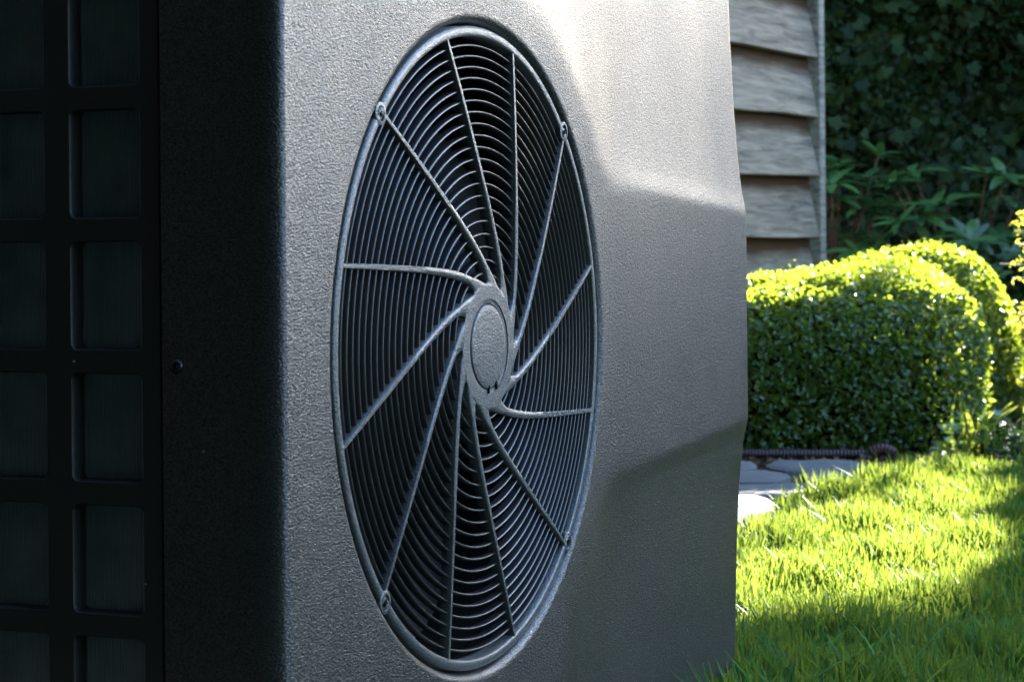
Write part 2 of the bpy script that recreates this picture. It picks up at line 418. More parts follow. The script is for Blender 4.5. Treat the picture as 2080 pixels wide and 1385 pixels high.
# left air intake grille: lattice of rounded openings
def build_side():
    xs = XL + 0.0012; dp = 0.013
    CW, CH, PY, PZ = 0.0535, 0.0705, 0.072, 0.0845
    y0, b0 = 0.1012, 0.0105
    v, f = [], []
    def rr(yc, zc_, w, h, r, k=5):
        o = []
        for (sy, sz, a0) in ((1, 1, 0), (-1, 1, 90), (-1, -1, 180), (1, -1, 270)):
            for i in range(k):
                a = R_(a0 + 90 * i / (k - 1)); o.append((yc + sy*(w/2-r) + r*math.cos(a), zc_ + sz*(h/2-r) + r*math.sin(a)))
        return o
    ym0, ym1 = SEAM + 0.0022, DEP
    zm0, zm1 = ZB + 0.006, ZT - 0.006
    rows = range(-4, 4); cols = range(4)
    zb = [zm0] + [b0 + PZ * (j + 1) - (PZ - CH) / 2 for j in list(rows)[:-1]] + [zm1]
    yb = [ym0] + [y0 + PY * c + CW + (PY - CW) / 2 for c in list(cols)[:-1]] + [ym1]
    for ci, c in enumerate(cols):
        for ri, j in enumerate(rows):
            yc = y0 + PY * c + CW/2; zc_ = b0 + PZ * j + CH/2
            inner = rr(yc, zc_, CW, CH, 0.005)
            in1 = rr(yc, zc_, CW - 0.002, CH - 0.002, 0.004)
            Y0, Y1, Z0, Z1 = yb[ci], yb[ci+1], zb[ri], zb[ri+1]
            outer = []
            for (a, b) in inner:
                dy, dz = a - yc, b - zc_
                # push each rim point out to the tile rectangle
                ty = ((Y1 - yc) if dy > 0 else (yc - Y0)); tz = ((Z1 - zc_) if dz > 0 else (zc_ - Z0))
                sy, sz = abs(dy) / (CW/2), abs(dz) / (CH/2)
                outer.append((yc + math.copysign(ty, dy) * min(1, sy if sy < 0.9999 else 1), zc_ + math.copysign(tz, dz) * min(1, sz)))
            # snap: corner arcs middle goes to the rectangle corner
            k = 5
            for q in range(4):
                for i in range(k):
                    id_ = q*k+i; yy = Y1 if q in (0, 3) else Y0; zz = Z1 if q in (0, 1) else Z0
                    a, b = inner[id_]
                    first_is_y = q in (0, 2)
                    if i == k // 2: outer[id_] = (yy, zz)
                    elif (i < k // 2) == first_is_y: outer[id_] = (yy, b)
                    else: outer[id_] = (a, zz)
            s = len(v); m_ = len(inner)
            v += [(xs, a, b) for a, b in outer] + [(xs, a, b) for a, b in inner] + [(xs + .0015, a, b) for a, b in in1] + [(xs + dp, a, b) for a, b in in1]
            for q in range(3):
                for i in range(m_):
                    i2 = (i+1) % m_; f.append((s+q*m_+i, s+q*m_+i2, s+(q+1)*m_+i2, s+(q+1)*m_+i))
    # turned-in front lip beside the seam
    s = len(v); v += [(xs, ym0, zm0), (xs, ym0, zm1), (xs + .012, ym0, zm1), (xs + .012, ym0, zm0)]; f.append((s, s+1, s+2, s+3))
    return v, f
v, f = build_side(); sg = obj('side_grille', v, f, M['side'], pump, sharp=30); fix_normals(sg.data)
fv, ff = [], []
y = SEAM + 0.008
while y < DEP - 0.01:
    b_ = box(XL + 0.0155, XL + 0.03, y, y + 0.0010, ZB + 0.012, ZT - 0.012); s = len(fv)
    fv += b_[0]; ff += [tuple(i + s for i in q) for q in b_[1]]; y += 0.0021
tag(obj('coil_fins', fv, ff, M['fin'], pump, smooth=False), kind='stuff')
v, f = box(XL + 0.031, XL + 0.033, SEAM + 0.006, DEP - 0.004, ZB + 0.01, ZT - 0.01)
obj('coil_plate', v, f, M['fin'], pump, smooth=False)
# side screw
def screw(parent, loc, axis, r=0.005):
    pr = [(0.0001, -0.0022), (r*0.45, -0.0020), (r*0.8, -0.0013), (r, 0.0), (r, 0.002)]
    v, f = lathe_y(pr, 24); me = mk_mesh('screw', v, f, M['screw'])
    o = link('screw', me, parent, loc)
    if axis == 'x': o.rotation_euler = (0, 0, -math.pi / 2)
    # cross recess as dark bars let into the head
    for a in (0.4, 0.4 + math.pi / 2):
        v, f = box(-r*0.5, r*0.5, -0.00235, -0.0012, -r*0.11, r*0.11)
        link('cross_slot', mk_mesh('cross_slot', v, f, M['inner'], smooth=False), o, None, (0, a, 0))
    return o
screw(pump, (XL, 0.0752, 0.0013), 'x', 0.0048)
# interior: shroud, back plate, fan
v, f = lathe_y([(0.2383, 0.041), (0.232, 0.055), (0.230, 0.10), (0.240, 0.13), (0.262, 0.131)], 96)
obj('fan_shroud', v, f, M['inner'], pump)
v, f = box(XL + 0.04, XR - 0.02, 0.30, 0.303, ZB + 0.02, ZT - 0.02); obj('back_coil', v, f, M['inner'], pump, smooth=False)
fan = obj('fan', *lathe_y([(0.0001, 0.060), (0.045, 0.061), (0.052, 0.066), (0.053, 0.12), (0.0001, 0.121)], 48), M['fan'], pump)
for kb in range(4):
    vv = []; nr, na = 9, 7
    for i in range(nr):
        r = 0.05 + (0.226 - 0.05) * i / (nr - 1); sw = 0.5 * (i / (nr - 1)) ** 1.3
        for j in range(na):
            t = j / (na - 1); a = kb * math.pi / 2 + sw + (t - 0.5) * (0.95 - 0.1 * i / nr)
            vv.append((r * math.cos(a), 0.070 + 0.045 * t - 0.006 * math.sin(t * math.pi), r * math.sin(a)))
    fq = [(i*na+j, i*na+j+1, (i+1)*na+j+1, (i+1)*na+j) for i in range(nr-1) for j in range(na-1)]
    obj('fan_blade', vv, fq, M['fan'], fan)
for x in (-0.18, 0.45):
    v, f = bbox(x - 0.03, x + 0.03, 0.03, DEP - 0.02, -HUB + 0.002, ZB + 0.004, 0.006); obj('foot', v, f, M['rubber'], pump)

# ---- fan grille
def dome(r): return 0.0012 - 0.0055 * (1 - (np.asarray(r) / 0.23) ** 2)
RI, RO = 0.2290, 0.2366
pr = [(RI, 0.014), (RI, 0.0022), (RI + .0007, 0.0014), (RI + .0016, 0.0011), (RO - .0026, 0.0011), (RO - .0008, 0.0019), (RO, 0.0034), (RO, 0.018)]
grille = obj('fan_grille', *lathe_y(pr, 256), M['grille'], pump, sharp=45)
r = 0.2223; gaps = np.linspace(0.0079, 0.0098, 19)
radii = [r]
for g in gaps: r -= g; radii.append(r)
hw = 0.00085
for r in radii:
    y = float(dome(r)) + 0.0022
    pr = [(r - hw*0.75, y + 0.0065), (r - hw, y + 0.0010), (r - hw*0.55, y + 0.0002), (r, y), (r + hw*0.55, y + 0.0002), (r + hw, y + 0.0010), (r + hw*0.75, y + 0.0065)]
    obj('grille_ring', *lathe_y(pr, 160 if r > .12 else 112), M['ring'], grille, sharp=70)
PHI0 = [15 + 30 * k for k in range(12)]
def phi(k, r): return R_(PHI0[k] - 1.0 - 3.3 * (1 / r - 1 / 0.229))
RH, R00 = 0.058, 0.0465
def halfw(r): return np.interp(r, [0.058, 0.075, 0.126, 0.229], [0.0040, 0.0029, 0.0023, 0.0017])
def build_spoke(k):
    rs = np.linspace(RH, RI + 0.0008, 46); v = []
    c = np.stack([rs * np.cos([phi(k, r) for r in rs]), rs * np.sin([phi(k, r) for r in rs])], -1)
    t = np.gradient(c, axis=0); t /= np.linalg.norm(t, axis=1)[:, None]; nn = np.stack([-t[:, 1], t[:, 0]], -1)
    # first section lies on the hub circle so that it butts against the hub
    for i, r in enumerate(rs):
        w = halfw(r); y = float(dome(r))
        bl = np.clip((r - RH) / 0.02, 0, 1)
        a = phi(k, r)
        for (s, dy) in ((-0.86, 0.0085), (-1, 0.0010), (-0.72, 0.0001), (0, 0), (0.72, 0.0001), (1, 0.0010), (0.86, 0.0085)):
            p1 = c[i] + nn[i] * s * w
            a2 = a + s * w / r; p0 = np.array([r * math.cos(a2), r * math.sin(a2)])
            p = p0 * (1 - bl) + p1 * bl
            v.append((p[0], y + dy, p[1]))
    m_ = 7
    f = [(i*m_+j, i*m_+j+1, (i+1)*m_+j+1, (i+1)*m_+j) for i in range(len(rs)-1) for j in range(m_-1)]
    f += [(i*m_+m_-1, i*m_, (i+1)*m_, (i+1)*m_+m_-1) for i in range(len(rs)-1)]
    return v, f
for k in range(12): obj('spoke', *build_spoke(k), M['grille'], grille, sharp=50)
# hub with rounded webs between the spoke roots
def build_hub():
    rs = [0.0350, 0.0354, 0.040, 0.0445, R00, R00 + .0002, R00 + .0008, R00 + .0018, R00 + .0032, R00 + .0055, R00 + .008, RH]
    v, f = [], []
    for k in range(12):
        for i, r in enumerate(rs):
            hwr = halfw(RH) / RH
            g = 0 if r <= R00 else (math.pi / 12 - hwr) * math.sqrt(min(1, (r - R00) / (RH - R00)))
            al = math.pi / 12 - g
            for (s, dy) in ((-1, 0.0085), (-1, 0.0009), (-0.8, 0.0001), (-0.3, 0), (0.3, 0), (0.8, 0.0001), (1, 0.0009), (1, 0.0085)):
                if r <= R00: dy = 0.0 if abs(dy) < 0.005 else 0.0
                if i == 0: dy = 0.0009
                a = phi(k, max(r, 0.0445)) + s * al
                v.append((r * math.cos(a), float(dome(r)) + dy, r * math.sin(a)))
    n_, m_ = len(rs), 8
    for k in range(12):
        o_ = k * n_ * m_
        for i in range(n_ - 1):
            for j in range(m_ - 1):
                f.append((o_+i*m_+j, o_+i*m_+j+1, o_+(i+1)*m_+j+1, o_+(i+1)*m_+j))
    return v, f
hub = obj('hub', *build_hub(), M['grille'], grille, sharp=60)
d0 = float(dome(0.034))
obj('hub_seat', *lathe_y([(0.0352, d0 + .0007), (0.0330, d0 + .0008), (0.0320, d0 + .0009), (0.0317, d0 + 0.004)], 96), M['grille'], grille)
cap = obj('hub_cap', *lathe_y([(0.0311, d0 + .004), (0.0311, d0 + .0008), (0.0305, d0 + .0001), (0.0280, d0 - .0003), (0.0262, d0 - .00045), (0.0001, d0 - .0005)], 96), M['grille'], grille)
for (a, w_) in ((-92, 0.0007), (-66, 0.0014)):
    v, f = box(0.0290, 0.0347, d0 - 0.0006, d0 + .0025, -w_, w_)
    o = link('cap_notch', mk_mesh('cap_notch', v, f, M['inner'], smooth=False), grille, None, (0, R_(-a), 0))
for a in (45, 135, 225, 315):
    x, z = 0.2331 * math.cos(R_(a)), 0.2331 * math.sin(R_(a))
    v, f = lathe_y([(0.0054, 0.010), (0.0054, 0.0013), (0.0057, 0.0009), (0.0076, 0.0009), (0.0080, 0.0012), (0.0081, 0.010)], 40)
    link('screw_boss', mk_mesh('screw_boss', v, f, M['grille']), grille, (x, 0, z))
    v, f = lathe_y([(0.0001, 0.006), (0.0053, 0.006)], 24); link('screw_recess', mk_mesh('screw_recess', v, f, M['inner']), grille, (x, 0, z))
    screw(grille, (x, 0.0028, z), 'y', 0.0043)

# ================================================================== CLAPBOARD HOUSE
HA = YAW - R_(28.06)                              # heading of the wall, away from the camera
hc = W(0.826, 6.5)
house = empty('clapboard_house', (hc[0], hc[1], 0), HA)     # local +X along the wall away from camera, -Y out of the wall
tag(house, 'house clad in weathered grey overlapping boards behind the fan unit', 'house')
PT = 0.1656; L_ = 8.0; HH = 2.65
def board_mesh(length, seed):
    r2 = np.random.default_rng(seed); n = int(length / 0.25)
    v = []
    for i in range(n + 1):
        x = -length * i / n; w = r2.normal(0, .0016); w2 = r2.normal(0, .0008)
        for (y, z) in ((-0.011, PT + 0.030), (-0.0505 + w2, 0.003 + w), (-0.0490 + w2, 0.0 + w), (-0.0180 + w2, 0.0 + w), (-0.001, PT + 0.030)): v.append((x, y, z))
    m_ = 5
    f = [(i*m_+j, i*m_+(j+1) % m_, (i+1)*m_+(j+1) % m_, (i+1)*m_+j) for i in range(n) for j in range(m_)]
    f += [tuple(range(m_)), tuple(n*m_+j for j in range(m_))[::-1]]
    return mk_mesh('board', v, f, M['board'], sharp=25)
zoff = (CAM[2] + (477.7 - 488) / 4729 * 6.42) % PT - PT          # a board's lower edge at pixel row ~ 498 by the corner
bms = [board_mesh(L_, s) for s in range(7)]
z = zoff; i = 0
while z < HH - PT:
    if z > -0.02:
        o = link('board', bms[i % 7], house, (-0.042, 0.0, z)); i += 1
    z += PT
v, f = box(-L_, -0.001, 0.0, 0.12, 0.0, HH); obj('wall', v, f, M['wallback'], house, smooth=False)
v, f = bbox(-0.040, 0.0, -0.055, 0.030, 0.0, HH, 0.003); obj('corner_post', v, f, M['post'], house)
# gable end wall, turned away from the photograph
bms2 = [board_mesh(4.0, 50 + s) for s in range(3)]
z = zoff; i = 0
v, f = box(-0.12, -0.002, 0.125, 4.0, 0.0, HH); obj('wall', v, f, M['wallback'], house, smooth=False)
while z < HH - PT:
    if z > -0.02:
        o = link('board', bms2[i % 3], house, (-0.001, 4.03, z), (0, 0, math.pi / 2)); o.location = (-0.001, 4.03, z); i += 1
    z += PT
v, f = [], []
for (a, b) in ((-0.35, HH - 0.05), (2.0, HH + 1.3)):
    for x in (-L_ - 0.2, 0.25): v += [(x, a, b), (x, a, b + 0.12)]
f = [(0, 4, 6, 2), (1, 3, 7, 5), (0, 1, 5, 4), (2, 6, 7, 3), (0, 2, 3, 1), (4, 5, 7, 6)]
obj('roof', v, f, M['roof'], house, smooth=False)

# ================================================================== FOLIAGE
def rand_unit(n, g=rng):
    a = g.normal(size=(n, 3)); return a / np.linalg.norm(a, axis=1)[:, None]
def leaf_arrays(P, Nn, size, aspect, g=rng, tilt=0.6, fold=0.15, curl=0.12):
    n = len(P); size = np.broadcast_to(size, (n,)) * g.uniform(0.7, 1.25, n)
    nn = Nn + tilt * rand_unit(n, g); nn /= np.linalg.norm(nn, axis=1)[:, None]
    d = rand_unit(n, g); d -= (d * nn).sum(1)[:, None] * nn; d /= np.linalg.norm(d, axis=1)[:, None] + 1e-9
    s = np.cross(nn, d)
    L2 = size[:, None] * 0.5; w = L2 * aspect
    b = P - d * L2; t_ = P + d * L2 - nn * L2 * curl * 2
    l = P + s * w + nn * w * fold - d * L2 * 0.1; r = P - s * w + nn * w * fold - d * L2 * 0.1
    v = np.stack([b, r, t_, l], 1).reshape(-1, 3)
    i = np.arange(n)[:, None] * 4
    f = np.concatenate([i + [0, 1, 2], i + [0, 2, 3]], 1).reshape(-1, 3)
    tint = np.repeat(g.uniform(0, 1, n), 4)
    return v, f, tint
def leaf_cloud(name, P, Nn, size, aspect, mat, parent, **k):
    v, f, t_ = leaf_arrays(P, Nn, size, aspect, **k)
    return tag(obj(name, v, f, mat, parent, smooth=False, tint=t_), kind='stuff')

def blob_core(name, c, h, mat, parent, e=4.0, s=0.9, nu=28, nv=16, flat=0.02, ang=0.0):  # dark solid filler, added so foliage blocks view and sunlight
    th = np.linspace(0, 2*math.pi, nu, endpoint=False); ph = np.linspace(-math.pi/2, math.pi/2, nv)
    def sp(x, p): return np.sign(x) * np.abs(x) ** p
    v = []
    for p_ in ph:
        for t_ in th:
            a = 2.0 / e
            x = sp(math.cos(p_), a) * sp(math.cos(t_), a) * h[0] * s; y = sp(math.cos(p_), a) * sp(math.sin(t_), a) * h[1] * s; z = sp(math.sin(p_), a) * h[2] * s
            ca, sa = math.cos(ang), math.sin(ang)
            w_ = RGT * (x*ca - y*sa) + FWD * (x*sa + y*ca)
            v.append((c[0] + w_[0], c[1] + w_[1], max(c[2] + z, flat)))
    f = [(i*nu+j, i*nu+(j+1) % nu, (i+1)*nu+(j+1) % nu, (i+1)*nu+j) for i in range(nv-1) for j in range(nu)]
    return obj(name, v, f, mat, parent)
def superell(n, h, e, g=rng):                       # points + normals on a superellipsoid surface, even over its area
    d = rand_unit(n * 4, g)
    q = (np.abs(d / h) ** e).sum(1) ** (-1 / e)
    p = d * q[:, None]
    gr = np.sign(p) * np.abs(p / h) ** (e - 1) / h; nr = np.linalg.norm(gr, axis=1)[:, None]; N_ = gr / nr
    w = q ** 2 / np.maximum((d * N_).sum(1), 0.15)
    k = g.choice(len(p), n, replace=True, p=w / w.sum())
    return p[k], N_[k]
def to_world(p, c, ang=0.0):
    ca, sa = math.cos(ang), math.sin(ang)
    x = p[:, 0] * ca - p[:, 1] * sa; y = p[:, 0] * sa + p[:, 1] * ca
    return np.asarray(c) + x[:, None] * RGT + y[:, None] * FWD + p[:, 2:3] * np.array([0, 0, 1.0])
def box_hedge(label, xc, zc, h, n, e, ang=0.0, lump=0.02, cz=0.12):
    c = W(xc, zc, cz); root = empty('box_hedge', W(xc, zc))
    cl = np.array([0, 0, cz])
    p, N_ = superell(n, np.array(h), e)
    # lumpy clipped surface
    q = p * 9.0
    bump = np.sin(q[:, 0] * 1.3 + 1) * np.sin(q[:, 1] * 1.7 + q[:, 2] * 1.1) + 0.6 * np.sin(q[:, 0] * 3.1 + q[:, 2] * 2.3) * np.sin(q[:, 1] * 2.9)
    depth = rng.exponential(0.018, n) - 0.006; depth = np.maximum(depth, -0.012)
    p = p + N_ * (lump * bump - depth + 0.008 * rng.normal(size=n) * (rng.random(n) < 0.15))[:, None]
    p[:, 2] += np.where(p[:, 2] > 0, p[:, 2] / h[2], 0) * (0.07 * p[:, 1] + 0.13 * p[:, 0] - 0.05 * np.clip((p[:, 0] / h[0] - p[:, 1] / h[1]) / 2, 0, 1) ** 2 + 0.006 * np.minimum(rng.exponential(1.0, n), 2.5) * (rng.random(n) < .3))
    z0 = p[:, 2] + cz > 0.012
    p, N_ = p[z0], N_[z0]
    Nw = to_world(N_, np.zeros(3), ang)
    P = to_world(p, c, ang) - W(xc, zc)
    leaf_cloud('foliage', P, Nw * 0.7 + np.array([0, 0, 0.25]), 0.0155, 0.62, M['box'], root, tilt=1.0)
    core = blob_core('opaque_core', cl, h, M['core'], root, e, 0.80, ang=ang)
    for s in range(5):
        a = rng.uniform(0, 6.28); x, y = math.cos(a) * h[0] * .5, math.sin(a) * h[1] * .5
        b = RGT * x + FWD * y
        obj('stem', *tube([b * 0.7 + [0, 0, -0.0], b * 0.9 + [0, 0, h[2] * .5], b + [0, 0, h[2]]], [0.012, 0.010, 0.006], 7), M['bark'], root)
    return tag(root, label, 'hedge', 'clipped box hedges beside the house')
box_hedge('wide clipped box hedge block at the end of the stone path', 0.70, 5.29, (0.338, 0.375, 0.258), 62000, 4.2, 0.0, 0.008)
box_hedge('taller rounded box hedge hump behind the wide box block', 1.005, 5.92, (0.265, 0.27, 0.312), 40000, 2.6, 0.0, 0.011)

# ---- shaded ivy hedge along the back of the garden
HZ, HT = 10.3, 1.78
iv = empty('ivy_hedge', W(2.5, HZ))
n = 54000
px = np.concatenate([rng.uniform(0.9, 2.8, 28000), rng.uniform(-5.0, 9.0, n - 28000)]); n = len(px)
pz = rng.uniform(0.0, HT, n)
ln = 0.16 * np.sin(px * 2.3) * np.sin(pz * 3.1 + 1) + 0.08 * np.sin(px * 6.1 + 2) * np.sin(pz * 7.3)
py = -0.35 + ln - rng.exponential(0.06, n) * -1
top = rng.random(n) < 0.12
pz = np.where(top, HT + rng.normal(0, .03, n) - 0.02, pz); py = np.where(top, rng.uniform(-0.4, 0.4, n), py)
P = px[:, None] * RGT + py[:, None] * FWD + pz[:, None] * np.array([0, 0, 1.]) - 2.5 * RGT
leaf_cloud('foliage', P, np.tile(-FWD * 0.8 + np.array([0, 0, .45]), (n, 1)), 0.052, 0.7, M['ivy'], iv, tilt=1.0)
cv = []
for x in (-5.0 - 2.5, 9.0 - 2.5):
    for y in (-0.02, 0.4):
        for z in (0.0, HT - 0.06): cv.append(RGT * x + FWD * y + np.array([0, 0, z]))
obj('opaque_core', cv, [(0, 1, 3, 2), (4, 6, 7, 5), (0, 4, 5, 1), (2, 3, 7, 6), (0, 2, 6, 4), (1, 5, 7, 3)], M['core'], iv, smooth=False)  # solid dark filler added so the hedge is not see-through
tag(iv, 'long dark ivy covered hedge in shade at the back of the garden', 'hedge')
def lobed_leaf(name, mat, L=0.07):
    out = np.array([(0, 0), (.35, -.1), (.62, .12), (.45, .35), (.62, .62), (.28, .68), (0, 1.05), (-.28, .68), (-.62, .62), (-.45, .35), (-.62, .12), (-.35, -.1)]) * L
    v = [(0, L * .4, 0.0)] + [(x, y, 0.10 * abs(x) - 0.10 * max(0, y - L * .4)) for x, y in out]
    return mk_mesh(name, v, [(0, i, i % 12 + 1) for i in range(1, 13)], mat, smooth=True, sharp=None)
lm = [lobed_leaf('ivy_leaf', M['ivy_o'], s) for s in (0.042, 0.05, 0.06)]
def place_leaf(me, name, parent, p, direction, normal):
    y = Vector(direction).normalized(); n_ = Vector(normal); x = y.cross(n_)
    if x.length < 1e-4: x = y.cross(Vector((1, 0, 0)))
    x.normalize(); z = x.cross(y)
    o = bpy.data.objects.new(name, me); col.objects.link(o); o.parent = parent
    mt = Matrix((x, y, z)).transposed().to_4x4(); mt.translation = Vector(p); o.matrix_local = mt
    return o
for i in range(300):
    x = rng.uniform(1.3, 2.55); z = rng.uniform(0.35, 1.72)
    ln = 0.16 * math.sin(x * 2.3) * math.sin(z * 3.1 + 1) + 0.08 * math.sin(x * 6.1 + 2) * math.sin(z * 7.3)
    p = (x - 2.5) * RGT + (-0.40 + ln + rng.normal(0, .03)) * FWD + np.array([0, 0, z])
    d = rand_unit(1)[0] * 0.7 + np.array([0, 0, -0.9]); nrm = -FWD + np.array([0, 0, .5]) + 0.5 * rand_unit(1)[0]
    place_leaf(lm[i % 3], 'ivy_leaf', iv, p, d, nrm)

# ---- rhododendrons
def long_leaf(name, mat, L=0.12, w=0.036, bend=0.25):
    v = []; ts = [0, .18, .42, .7, .9, 1.0]; ws = [0.06, .62, 1.0, .8, .42, 0.03]
    for t_, q in zip(ts, ws):
        z = -bend * L * t_ * t_
        v += [(-w/2*q, L*t_, z + .10*w*q), (0, L*t_, z), (w/2*q, L*t_, z + .10*w*q)]
    f = []
    for i in range(5): f += [(3*i, 3*i+1, 3*i+4, 3*i+3), (3*i+1, 3*i+2, 3*i+5, 3*i+4)]
    return mk_mesh(name, v, f, mat, smooth=True, sharp=None)
rl = [long_leaf('leaf', M['rhodo'], L, w, b) for L, w, b in ((.12, .038, .2), (.14, .042, .35), (.10, .035, .1), (.13, .04, .5))]
def rhodo(label, xc, zc, rx, h, nw, seed):
    g = np.random.default_rng(seed); root = empty('rhododendron', W(xc, zc))
    for i in range(nw):
        u = g.uniform(0.0, 0.95); a = g.uniform(0, 2*math.pi)
        el = math.acos(1 - u)                          # upper half shell
        rad = g.uniform(0.75, 1.02)
        x = rx * rad * math.sin(el) * math.cos(a); y = -abs(rx * rad * math.sin(el) * math.sin(a)) if g.random() < .75 else rx*rad*math.sin(el)*math.sin(a)*.6
        z = h * (0.15 + 0.85 * rad * math.cos(el) * g.uniform(.85, 1.0))
        tip = x * RGT + y * FWD + np.array([0, 0, z])
        ax = np.array([tip[0] * 0.7, tip[1] * 0.7, 0.35 + 0.3 * z]); ax /= np.linalg.norm(ax)
        base = tip * np.array([.35, .35, .55])
        obj('branch', *tube([base, (base + tip) / 2 + [0, 0, -.02], tip], [.007, .005, .004], 5), M['bark'], root)
        t1 = np.cross(ax, [0.3, 0.1, 1.0]); t1 /= np.linalg.norm(t1); t2 = np.cross(ax, t1)
        k = g.integers(6, 9)
        for q in range(k):
            b = 2 * math.pi * q / k + g.uniform(-.2, .2); lift = g.uniform(0.05, 0.75)
            d = (math.cos(b) * t1 + math.sin(b) * t2) + lift * ax
            place_leaf(rl[g.integers(0, 4)], 'leaf', root, tip, d, ax + 0.2 * rand_unit(1, g)[0])
    return tag(root, label, 'shrub', 'rhododendrons in front of the ivy hedge')
rhodo('rhododendron bush right beside the corner post of the clapboard house', 1.22, 8.9, 0.36, 0.90, 40, 3)
rhodo('rhododendron bush between the house corner and the golden shrub', 1.70, 8.7, 0.45, 0.80, 42, 5)

# ---- golden shrub at the right
def golden(label, xc, zc):
    root = empty('golden_shrub', W(xc, zc)); g = np.random.default_rng(21)
    Ps = []; Ns = []
    for i in range(110):
        a = g.uniform(math.pi * 0.55, math.pi * 1.45) if i % 3 else g.uniform(-math.pi * .45, math.pi * .55); z0 = g.uniform(0.05, 0.95) if i < 60 else g.uniform(0.2, 0.52); ln_ = g.uniform(0.20, 0.30) * (1.0 - 0.25 * z0)
        if z0 > 0.62 and z0 < 0.83: ln_ *= 0.6
        d = RGT * math.cos(a) + FWD * math.sin(a) * 0.6
        tip = d * ln_ + np.array([0, 0, z0 + g.uniform(-0.02, .05)])
        base = np.array([0, 0, z0 - 0.05])
        t_ = np.linspace(0, 1, 8)[:, None]; path_ = base * (1 - t_) + tip * t_ + np.array([0, 0, 0.02]) * np.sin(t_ * math.pi)
        obj('twig', *tube(path_, 0.0022, 5), M['twig'], root)
        k = 26; tt = g.uniform(0.35, 1.02, k)[:, None]
        Ps.append(base * (1 - tt) + tip * tt + np.array([0, 0, 0.02]) * np.sin(tt * math.pi) + g.normal(0, .006, (k, 3))); Ns.append(np.tile(np.array([0, 0, .6]) + d * .3, (k, 1)))
    leaf_cloud('foliage', np.concatenate(Ps), np.concatenate(Ns), 0.019, 0.6, M['gold'], root, tilt=0.9)
    obj('stem', *tube([(0, 0, 0), (0.01, 0, .4), (0, 0.02, .98)], [.014, .011, .005], 8), M['bark'], root)
    return tag(root, label, 'shrub')
golden('golden leaved shrub with sunlit sprays standing right of the box hedges', 1.445, 5.65)

# ---- border plants at the lawn edge
sl_ = [long_leaf('strap_leaf', M['strap'], L, w, b) for L, w, b in ((.10, .009, .25), (.13, .010, .5), (.08, .008, .1))]
ol = [long_leaf('oval_leaf', M['glossy'], L, w, b) for L, w, b in ((.035, .022, .15), (.045, .027, .3), (.03, .02, 0.0))]
sl2 = [long_leaf('oval_leaf', M['strap'], L, w, b) for L, w, b in ((.030, .018, .15), (.038, .022, .3))]
def border(label, xc, zc, rad, h, ns, no, seed, bright):
    g = np.random.default_rng(seed); root = empty('border_plant', W(xc, zc))
    for i in range(no):
        a = g.uniform(0, 6.28); r_ = rad * math.sqrt(g.uniform(0, 1)); z = h * (1 - (r_ / rad) ** 2 * .7) * g.uniform(.25, 1)
        p = RGT * r_ * math.cos(a) + FWD * r_ * math.sin(a) + np.array([0, 0, z])
        d = RGT * math.cos(a) + FWD * math.sin(a) + np.array([0, 0, g.uniform(-.3, .5)]) + .5 * rand_unit(1, g)[0]
        me = sl2[i % 2] if (bright and g.random() < .55) else ol[g.integers(0, 3)]
        place_leaf(me, 'oval_leaf', root, p, d, np.array([0, 0, 1.]) + .6 * rand_unit(1, g)[0])
    for i in range(ns):
        a = g.uniform(0, 6.28); r_ = rad * g.uniform(.1, .9)
        p = RGT * r_ * math.cos(a) + FWD * r_ * math.sin(a) + np.array([0, 0, 0.02])
        d = np.array([0, 0, 1.]) + .45 * rand_unit(1, g)[0]
        place_leaf(sl_[g.integers(0, 3)], 'strap_leaf', root, p, d, RGT * math.cos(a) + FWD * math.sin(a))
    for i in range(6):
        a = g.uniform(0, 6.28)
        obj('stem', *tube([(0, 0, 0), np.array([0, 0, h*.4]) + RGT*rad*.3*math.cos(a) + FWD*rad*.3*math.sin(a), np.array([0, 0, h*.8]) + RGT*rad*.5*math.cos(a) + FWD*rad*.5*math.sin(a)], [.003, .002, .0015], 5), M['bark'], root)
    return tag(root, label, 'plant', 'leafy plants along the lawn edge')
border('pale sunlit strappy leaved plant at the corner of the lawn', 0.935, 4.68, 0.080, 0.12, 26, 70, 4, True)
border('dark glossy oval leaved plant at the shaded lawn edge under the golden shrub', 1.03, 4.70, 0.085, 0.13, 8, 90, 6, False)

# ---- hose, twig, leaf litter on the bed
hroot = empty('corrugated_hose', W(0.6, 4.87)); tag(hroot, 'dark red corrugated hose lying on soil along the foot of the hedge', 'hose')
t_ = np.linspace(0, 1, 260); xs = 0.36 + (0.735 - 0.36) * t_
pp = np.stack([(xs - 0.6)[:, None] * RGT[None] + (0.012 * np.sin(t_ * 5) - 0.015 * t_)[:, None] * FWD[None] + np.array([0, 0, 0.018])], 0)[0]
rad = 0.0105 + 0.0012 * np.sin(np.arange(260) * math.pi * 2 / 5)
obj('hose_tube', *tube(pp, rad, 12), M['hose'], hroot)
t2 = np.linspace(0, 1, 60); end = pp[-1]
pe = end + (0.012 + 0.05 * t2)[:, None] * (RGT * 0.86 - FWD * 0.35)[None] + np.array([0, 0, 1.])[None] * (0.008 * np.sin(t2 * math.pi) + 0.003)[:, None]
obj('hose_fitting', *tube(pe, 0.0135 + 0.0010 * np.sin(t2 * math.pi * 2 * 7) - 0.003 * t2, 14), M['hose2'], hroot)
tp = W(0.63, 4.74, 0.012)
tw = obj('dry_twig', *tube([tuple(-0.05 * RGT + 0.004 * FWD), (0, 0, 0.004), tuple(0.055 * RGT - 0.012 * FWD + np.array([0, 0, .003]))], [.0035, .003, .002], 6), M['twig'], None, tp)
tag(tw, 'short pale dry twig on dark soil below the hose', 'twig')
n = 900
xx = rng.uniform(0.25, 1.05, n); zz = rng.uniform(4.66, 4.95, n)
